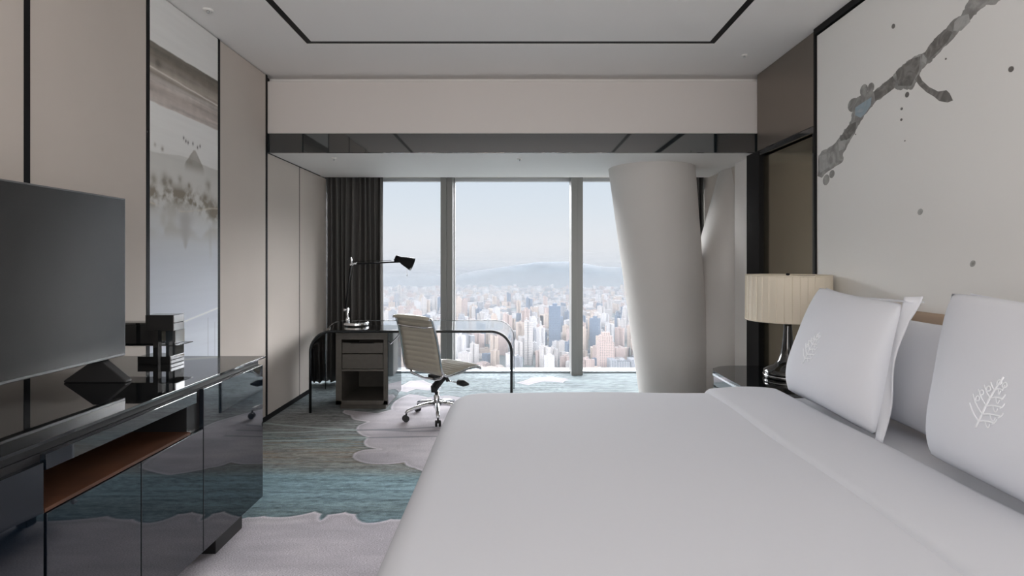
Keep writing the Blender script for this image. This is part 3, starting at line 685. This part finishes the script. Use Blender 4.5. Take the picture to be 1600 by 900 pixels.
dv = grid('duvet', duvet_fn, 110, 130, M['linen']); s_ = dv.modifiers.new('thick', 'SOLIDIFY'); s_.thickness = .012; s_.offset = -1
tag(dv, 'smooth white duvet covering the bed and hanging over its sides', 'duvet')
def fold_fn(u, v):
    y0, y1 = BY0-.075, BY1+.045; ext = .42
    py = y0-ext+(y1-y0+2*ext)*v; xa, xb = 1.02, 1.43+.03*(py-1.6)*.5
    xa += .03*(py-1.6)*.6+.006*math.sin(py*5)
    X = xa+(xb-xa)*u
    _, Y, Z, t = drape(.5, py, -5, 5, y0, y1, .12, .22, .688, .5)
    e = min(u, 1-u)*2
    h = .027*(1-(1-min(1, e*6))**2)+.012*math.sin(PI*u)-.013
    if u in (0, 1): h -= .02
    nz = 1 if Z > .58 else 0
    Z += h+.003*noise2(X*3, Y*2, 1); 
    if t: Y += (h+.01) if py > y1 else -(h+.01)
    return X, Y, Z
fo = grid('turned_down_edge', fold_fn, 30, 140, M['linen'], dv)

def pillow(name, A, B_, C_, D_, front, back, label, logo=None, flange=True, ear=True, seed=0, N=44):
    A, B_, C_, D_ = [Vector(p) for p in (A, B_, C_, D_)]    # far-bottom, far-top, near-top, near-bottom
    nrm = (D_-A).cross(B_-A).normalized()
    if nrm.x > 0: nrm = -nrm
    rnd = random.Random(seed); s0 = rnd.uniform(0, 6)
    def bil(u, v): return (A*(1-u)+D_*u)*(1-v)+(B_*(1-u)+C_*u)*v
    def surf(u, v, side):
        du, dv_ = 2*u-1, 2*v-1
        uu = .5+du/2*(1-.045*(1-dv_**2)*abs(du)**2); vv = .5+dv_/2*(1-.05*(1-du**2)*abs(dv_)**2)
        m_ = 1-.045*min(abs(du), abs(dv_))**5; uu = .5+(uu-.5)*m_; vv = .5+(vv-.5)*m_
        pr_ = max(0, (1-abs(du)**2.4))**.55*max(0, (1-abs(dv_)**2.4))**.55*(1-.25*dv_)
        w_ = .010*math.sin(5*u+3*v+s0)*math.sin(4*v-2*u+s0)+.005*math.sin(11*u-7*v+s0)
        T = front if side > 0 else back
        return bil(uu, vv)+nrm*side*(T*pr_*(1+w_*4))
    vs = []; fs = []
    for j in range(N+1):
        for i in range(N+1): vs.append(surf(i/N, j/N, 1))
    k = len(vs)
    for j in range(N+1):
        for i in range(N+1): vs.append(surf(i/N, j/N, -1))
    for off in (0, k):
        for j in range(N):
            for i in range(N):
                a = off+j*(N+1)+i; fs.append((a, a+1, a+N+2, a+N+1))
    e = empty(name, tuple((A+D_)/2), label, 'pillow', 'pillows at the head of the bed')
    b = MB().add(vs, fs); me = bpy.data.meshes.new('cushion_body'); me.from_pydata(b.v, [], b.f)
    bm = bmesh.new(); bm.from_mesh(me); bmesh.ops.remove_doubles(bm, verts=bm.verts, dist=.0006); bmesh.ops.recalc_face_normals(bm, faces=bm.faces); bm.to_mesh(me); bm.free()
    finish('pillowcase', me, M['pillow'], e, smooth=True)
    if flange:
        fw = .05
        def ff(a, c):     # a across, c along v
            v = -.01+1.03*c; uedge = 1-.02*(1-(2*v-1)**2)
            p = bil(uedge, min(max(v, 0), 1)); out = (D_-A).normalized(); upv = (C_-D_).normalized()
            p = p+out*(a*fw-.01)+nrm*(.012*math.sin(9*c+a*2+s0)*a)+upv*((v-min(max(v, 0), 1)))
            if ear: p = p-nrm*(.03*a*max(0, c-.85)/.15)+upv*(.018*a*max(0, c-.8)/.2)
            return tuple(p)
        o = grid('flange', ff, 8, 40, M['pillow'], e); s = o.modifiers.new('thick', 'SOLIDIFY'); s.thickness = .006
        def ft(a, c):
            u = .12+.90*c; p = bil(min(u, 1), 1-.035*(1-(2*min(u, 1)-1)**2)); upv = (C_-D_).normalized(); out = (D_-A).normalized()
            hgt_ = .05*a*(sstep(.15, .9, c)); return tuple(p-nrm*(.05*a*float(hgt_ > 0)+.015*math.sin(8*c)*a)+upv*float(hgt_)*.35+out*(max(0, u-1)))
        o = grid('flange', ft, 6, 40, M['pillow'], e); s = o.modifiers.new('thick', 'SOLIDIFY'); s.thickness = .005
    if logo:
        lu, lv_, h = logo; wU = (D_-A).length; hV = (B_-A).length
        def lp_(x, y):     # logo coordinates: x to the right in the picture, y up, unit = tree height
            p = surf(lu+x*h/wU, lv_+y*h/hV, 1); return p+nrm*.0012
        strokes = [([(-.18, -.5), (-.08, -.25), (0, 0), (.09, .25), (.2, .5)], .024)]
        for (x, y, ln) in ((-.13, -.36, .30), (-.07, -.22, .34), (-.01, -.06, .28), (.04, .09, .22), (.09, .24, .14)):
            strokes.append(([(x, y), (x-ln*.45, y+ln*.35), (x-ln*.8, y+ln*.85)], .018))
            strokes.append(([(x, y), (x+ln*.5, y+.05), (x+ln*1.1, y+.02+ln*.15)], .018))
            strokes.append(([(x+ln*.45, y+.045), (x+ln*.6, y-.04), (x+ln*.75, y-.05), (x+ln*.8, y+.02)], .013))
            strokes.append(([(x+ln*.95, y+.03), (x+ln*1.15, y+.09), (x+ln*1.2, y+.14)], .015))
        for (x, y) in ((-.20, .0), (-.14, .12), (.16, .38), (.27, .36), (-.02, .22)):
            strokes.append(([(x-.05, y-.04), (x-.06, y+.03), (x, y+.07), (x+.04, y), (x-.05, y-.04)], .018))
        bb = MB()
        for pts, r in strokes:
            pts = smooth_poly(pts, 1) if len(pts) > 2 else pts
            bb.tube([lp_(x, y) for x, y in pts], r*h*.75, 6, flat=.5, up=nrm)
        bb.build('embroidered_tree', M['thread'], e, smooth=True)['label'] = 'raised white embroidered tree emblem'
    return e
pillow('pillow', (1.50, 3.07, .685), (1.68, 3.07, 1.265), (1.575, 2.245, 1.235), (1.46, 2.24, .685), .125, .07,
       'far front white square pillow with embroidered tree, nearest the bedside lamp', logo=(.47, .46, .175), seed=1)
pillow('pillow', (1.505, 2.03, .69), (1.60, 2.05, 1.295), (1.545, 1.16, 1.27), (1.44, 1.16, .69), .125, .07,
       'near front white pillow with large embroidered tree at the right edge of the frame', logo=(.46, .46, .175), seed=4)
pillow('pillow', (1.72, 3.02, .675), (1.87, 3.0, 1.14), (1.84, 2.10, 1.13), (1.69, 2.10, .675), .09, .07, 'plain white back pillow seen in the gap between the front pillows', seed=7, flange=False)
pillow('pillow', (1.70, 2.06, .675), (1.85, 2.06, 1.13), (1.83, 1.18, 1.13), (1.68, 1.18, .675), .09, .07, 'plain white back pillow mostly hidden behind the nearest front pillow', seed=9, flange=False)

# ------------------------------------------------------------------ nightstand and lamp
ns = empty('nightstand', (1.78, 3.8, 0), 'glossy black bedside table with chamfered front corner beyond the bed', 'nightstand')
def nsp(o_): return [(1.42-o_, 3.25-o_), (1.42-o_, 3.97), (1.45-o_*.8, 4.06+o_*.4), (1.52, 4.13+o_), (1.60, 4.16+o_), (2.10, 4.16+o_), (2.10, 3.25-o_)]
MB().prism(nsp(0), .60, .62, 'xy').build('top', M['top_lac'], ns, bevel=.003)
MB().prism(nsp(.004), .588, .601, 'xy').build('trim_band', M['chrome'], ns)
MB().prism(nsp(-.004), .52, .588, 'xy').build('apron', M['pedestal_side'], ns)
MB().prism(nsp(-.02), .508, .52, 'xy').build('shadow_gap', M['black'], ns)
MB().prism(nsp(-.004), .06, .508, 'xy').build('body', M['pedestal_side'], ns)
MB().prism(nsp(-.04), .0, .06, 'xy').build('plinth', M['black'], ns)
ls = empty('table_lamp', (1.83, 3.73, .62), 'glossy black table lamp with pleated cream drum shade on the bedside table', 'lamp')
lc = (1.835, 3.73, 0)
MB().lathe([(0, .6205), (.150, .6205), (.153, .632), (.147, .640), (.152, .645), (.150, .668), (.13, .682), (.085, .705), (.058, .74), (.042, .80), (.032, .88), (.026, .96), (.022, 1.03), (.0, 1.035)], lc, 48).build('base', M['black_lac'], ls, smooth=True)
MB().lathe([(.151, .634), (.155, .637), (.155, .641), (.151, .643)], lc, 48).build('base_ring', M['chrome'], ls, smooth=True)
NP = 36
def pl(q_): t = (q_ % 8)/8; return .022*t
sh = MB(); ro, ht0, ht1 = .262, 1.008, 1.305
sh.lathe([(ro, ht0), (ro*.996, ht0+.1), (ro*.994, ht0+.2), (ro*.99, ht1)], lc, NP*8, pleat=pl); sh.f = [f for f in sh.f if len(f) == 4]; sh.mi = [0]*len(sh.f)
o = sh.build('shade', M['shade'], ls); s = o.modifiers.new('thick', 'SOLIDIFY'); s.thickness = .004
for rr_, hh_ in ((ro*1.008, ht0), (ro*1.002, ht1)): MB().tube([(lc[0]+rr_*math.cos(a), lc[1]+rr_*math.sin(a), hh_) for a in np.linspace(0, 2*PI, 60)], .0045, 6).build('shade_trim', M['shade'], ls, smooth=True)
b = MB()
for k in range(3):
    a = k*2*PI/3+.4; b.tube([(lc[0], lc[1], ht1-.004), (lc[0]+ro*math.cos(a), lc[1]+ro*math.sin(a), ht1-.004)], .002, 6)
b.lathe([(.0, ht1-.3), (.006, ht1-.3), (.006, ht1), (.012, ht1+.002), (.012, ht1+.012), (0, ht1+.016)], lc, 16)
b.build('finial', M['black'], ls)

# ------------------------------------------------------------------ ceiling fittings
def fitting(name, x, y, z, label, cat, r=.03):
    e = empty(name, (x, y, z), label, cat)
    MB().lathe([(0, z+.002), (r, z+.001), (r*.95, z-.006), (r*.5, z-.008), (0, z-.008)], (x, y, 0), 20).build('rose', M['white_paint'], e, smooth=True)
    MB().lathe([(0, z-.008), (r*.3, z-.008), (r*.25, z-.022), (0, z-.024)], (x, y, 0), 12).build('head', M['steel'], e, smooth=True)
def cz(x, y, z): k = (z-EYE)/(VY-y); return (x-VX)*k, F*k
for (px, py, z, nm, lb) in ((325, 15, ZC, 'smoke_detector', 'small round white detector on the ceiling near the left wall'), (1163, 86, ZC, 'ceiling_sprinkler', 'tiny white sprinkler on the ceiling near the bronze panel'),
                            (522, 247, ZB, 'ceiling_sprinkler', 'tiny sprinkler on the low bay ceiling near the left curtain'), (812, 248, ZB, 'ceiling_sprinkler', 'tiny sprinkler at the middle of the low bay ceiling')):
    x, y = cz(px, py, z); fitting(nm, x, y, z, lb, 'detector' if 'detector' in nm else 'sprinkler', .032 if 'det' in nm else .024)

# ------------------------------------------------------------------ city far below
GZ = -330.0
def bmat(name, c, win):
    m = mat(name, srgb(*c), .8, spec=.1); n = m.node_tree; bs = n.nodes['Principled BSDF']; t = n.nodes.new('ShaderNodeTexCoord')
    br = n.nodes.new('ShaderNodeTexBrick'); br.inputs['Scale'].default_value = .12; br.inputs['Color1'].default_value = (*srgb(*win), 1); br.inputs['Color2'].default_value = (*[x*.8 for x in srgb(*win)], 1)
    br.inputs['Mortar'].default_value = (*srgb(*c), 1); br.inputs['Mortar Size'].default_value = .09; br.offset = 0; br.inputs['Brick Width'].default_value = .5; br.inputs['Row Height'].default_value = .45
    sp = n.nodes.new('ShaderNodeSeparateXYZ'); ad = n.nodes.new('ShaderNodeMath'); cb = n.nodes.new('ShaderNodeCombineXYZ')
    n.links.new(t.outputs['Object'], sp.inputs[0]); n.links.new(sp.outputs['X'], ad.inputs[0]); n.links.new(sp.outputs['Y'], ad.inputs[1])
    n.links.new(ad.outputs[0], cb.inputs['X']); n.links.new(sp.outputs['Z'], cb.inputs['Y']); n.links.new(cb.outputs[0], br.inputs['Vector'])
    n.links.new(br.outputs[0], bs.inputs['Base Color']); return m
BM = [bmat('pale_concrete', (143, 139, 137), (110, 111, 115)), bmat('pink_stone', (140, 126, 121), (108, 101, 102)), bmat('white_tile', (156, 155, 156), (120, 121, 126)), bmat('blue_glass', (84, 93, 105), (70, 79, 93)), bmat('warm_beige', (148, 136, 126), (114, 107, 105)), bmat('grey_block', (114, 116, 121), (90, 93, 99))]
rnd = random.Random(42)
def tower_mesh(kind):
    b = MB(); 
    if kind == 0: b.box(-15, 15, -12, 12, 0, 100).box(-6, 6, -5, 5, 100, 106).box(-19, 19, -15, 15, 0, 9)
    elif kind == 1: b.box(-16, -3, -10, 10, 0, 100).box(3, 16, -10, 10, 0, 94).box(-4, 4, -6, 6, 0, 97).box(-11, -7, -3, 3, 100, 105)
    elif kind == 2: b.box(-18, 18, -5, 5, 0, 96).box(-5, 5, -16, 16, 0, 100).box(-3, 3, -3, 3, 100, 107)
    elif kind == 3: b.box(-14, 14, -14, 14, 0, 80).box(-11, 11, -11, 11, 80, 94).box(-7, 7, -7, 7, 94, 102).box(-.6, .6, -.6, .6, 102, 116)
    elif kind == 4: b.box(-22, 22, -9, 9, 0, 70).box(-22, -12, -12, 12, 0, 76).box(12, 22, -12, 12, 0, 76).box(-4, 4, -4, 4, 70, 75)
    else: b.lathe([(14, 0), (14, 96), (10, 98), (10, 103)], (0, 0, 0), 20)
    return b
protos = {}
def tower(x, y, h, wd, kind, mi, rz, label, group='towers of the distant city', cat='building'):
    key = (kind, mi)
    if key not in protos:
        o = tower_mesh(kind).build('city_tower', BM[mi], None); protos[key] = o
    else:
        o = protos[key].copy(); C.objects.link(o)
    o.location = (x, y, GZ); o.scale = (wd/30, wd/30, h/100); o.rotation_euler = (0, 0, rz)
    return tag(o, label, cat, group)
def gp(px, py): k = (EYE-GZ)/(py-VY); return ((px-VX)*k, F*k)
# named landmarks: (px, base py, width px, top py, kind, colour, label)
marks = [(946, 588, 30, 520, 3, 1, 'broad pinkish stone tower with tiered crown right of the second mullion'),
         (826, 570, 14, 500, 1, 0, 'slim pale tower left of the second mullion, tallest in the middle pane'),
         (867, 548, 22, 478, 0, 3, 'blue grey glass tower rising highest in the middle pane'),
         (852, 590, 20, 540, 1, 0, 'pale twin slab block at the foot of the middle pane'),
         (917, 600, 24, 560, 2, 1, 'pink cross shaped block at the lower edge right of the second mullion'),
         (972, 600, 36, 548, 4, 5, 'wide grey block lowest in the right hand pane'),
         (766, 592, 34, 566, 4, 4, 'low warm orange block seen just above the chair seat'),
         (934, 540, 12, 488, 1, 0, 'slender pale tower left of the broad pink tower'),
         (660, 592, 22, 550, 1, 1, 'pink block seen through the glass desk left of the chair'),
         (845, 560, 14, 510, 2, 2, 'white tower beside the slim pale tower')]
for (px, by, wpx, ty, kd, mi, lb) in marks:
    x, y = gp(px, by); s = y/F; h = (by-ty)*s
    tower(x, y, h, wpx*s*.8, kd, mi, rnd.uniform(-.3, .3), lb)
placed = [(o.location.x, o.location.y, 34) for o in C.objects if o.name.startswith('city_tower')]
CN = ['pale grey', 'pinkish', 'white', 'blue glass', 'warm beige', 'mid grey']; KN = ['slab tower with roof box', 'twin slab tower', 'cross shaped tower', 'stepped tower with mast', 'long winged block', 'round tower']
cnt = 0; tries = 0
while cnt < 285 and tries < 60000:
    tries += 1
    py = 468+130*rnd.random()**.8; px = rnd.uniform(585, 1012)
    x, y = gp(px, py); h = rnd.choice([45, 60, 75, 90, 110])*rnd.uniform(.8, 1.15)*(1 if y > 1900 else .75); wd = rnd.uniform(22, 36)
    rr = wd*.85
    if any((x-a)**2+(y-c)**2 < (rr+d)**2 for a, c, d in placed): continue
    placed.append((x, y, rr)); kd = rnd.choice([0, 1, 1, 2, 2, 3, 4, 0]); mi = rnd.choice([0, 1, 2, 2, 4, 4, 5, 0, 1, 3])
    pane = 'left pane' if px < 692 else ('middle pane' if px < 893 else 'right hand pane')
    dist = 'close below' if py > 565 else ('nearer' if py > 535 else ('mid distance' if py > 505 else ('far off' if py > 485 else 'below the hills')))
    tower(x, y, h, wd, kd, mi, rnd.choice([0, .3, -.3, .8])+rnd.uniform(-.1, .1), 'hazy %s %s %s %s, %s' % ('tall' if h > 92 else ('low' if h < 56 else 'mid-height'), CN[mi], KN[kd], dist, pane)); cnt += 1
b = MB(); PA = np.array(placed)
for i in range(6500):
    y = 1500+5100*rnd.random(); x = rnd.uniform(-.5, .5)*y; h = rnd.choice([10, 15, 20, 28, 45])*rnd.uniform(.7, 1.3); wd = rnd.uniform(10, 26); dp = rnd.uniform(10, 22)
    if (np.hypot(PA[:, 0]-x, PA[:, 1]-y) < PA[:, 2]+math.hypot(wd, dp)).any(): continue
    b.cur = rnd.choice([0, 1, 2, 2, 4, 5, 0])
    b.box(x-wd, x+wd, y-dp, y+dp, GZ, GZ+h)
    if rnd.random() < .4: b.box(x-wd*.3, x+wd*.2, y-dp*.4, y+dp*.3, GZ+h, GZ+h+5)
o = b.build('city_rooftops', BM, None); tag(o, 'mass of small pale buildings carpeting the plain below the mountains', 'buildings', kind='stuff')
gm = mat('city_ground', srgb(86, 94, 94), .9, noise=(.004, .35))
o = box('city_ground', gm, None, -9000, 9000, 300, 14000, GZ-20, GZ); tag(o, kind='structure')
# mountain range
mu = np.linspace(-4500, 4500, 160); mv = np.linspace(6800, 12000, 50)
hm = mat('forest_hills', srgb(56, 67, 76), .95, noise=(.003, .25))
prof_px = [(-2000, 440), (480, 432), (598, 434), (640, 436), (690, 432), (712, 431), (740, 424), (790, 416), (820, 412), (850, 409), (880, 408), (905, 411), (940, 416), (1000, 419), (1100, 426), (1300, 436), (4000, 445)]
def ridge(px): 
    return np.interp(px, [p[0] for p in prof_px], [p[1] for p in prof_px])
MUg, MVg = np.meshgrid(mu, mv); ypk = 8600.0; pxs = VX+F*MUg/ypk
top = (EYE+(VY-ridge(pxs))/F*ypk)-GZ
fall = np.exp(-((MVg-ypk)/np.where(MVg < ypk, 900, 1500))**2); rough = (fbm(MUg/350, MVg/350, 5)-.5)*110*np.clip(1-np.abs(fall-.5)*1.2, .1, 1)
Hm = np.maximum(top*fall+rough*fall, -5)
o = paint_grid('mountain_range', mu, mv, lambda a, c: (a, c, GZ+Hm), np.ones(MUg.shape+(3,))*.3, hm, smooth=True)
tag(o, 'hazy blue grey mountain ridge on the horizon behind the city', 'mountain')
# haze over the plain
def haze_mat(name, mfp):
    vm_ = bpy.data.materials.new(name); vm_.use_nodes = True; n = vm_.node_tree; n.nodes.clear()
    oo = n.nodes.new('ShaderNodeOutputMaterial'); pv = n.nodes.new('ShaderNodeVolumePrincipled')
    pv.inputs['Color'].default_value = (.150, .160, .173, 1); pv.inputs['Density'].default_value = 1/mfp; pv.inputs['Anisotropy'].default_value = 0
    n.links.new(pv.outputs[0], oo.inputs['Volume']); return vm_
hz = box('morning_haze', haze_mat('morning_haze', 3000), None, -7000, 7000, 600, 12000, GZ-5, -170)
tag(hz, 'pale morning haze hanging over the city and hills', 'haze', kind='stuff')
for k_, (z0, z1, mf) in enumerate(((-169.5, -90, 5500), (-89.5, -20, 9000), (-19.5, 60, 16000), (60.5, 150, 32000))):
    box('haze_layer', haze_mat('haze_layer', mf), hz, -7000, 7000, 600, 12000, z0, z1)
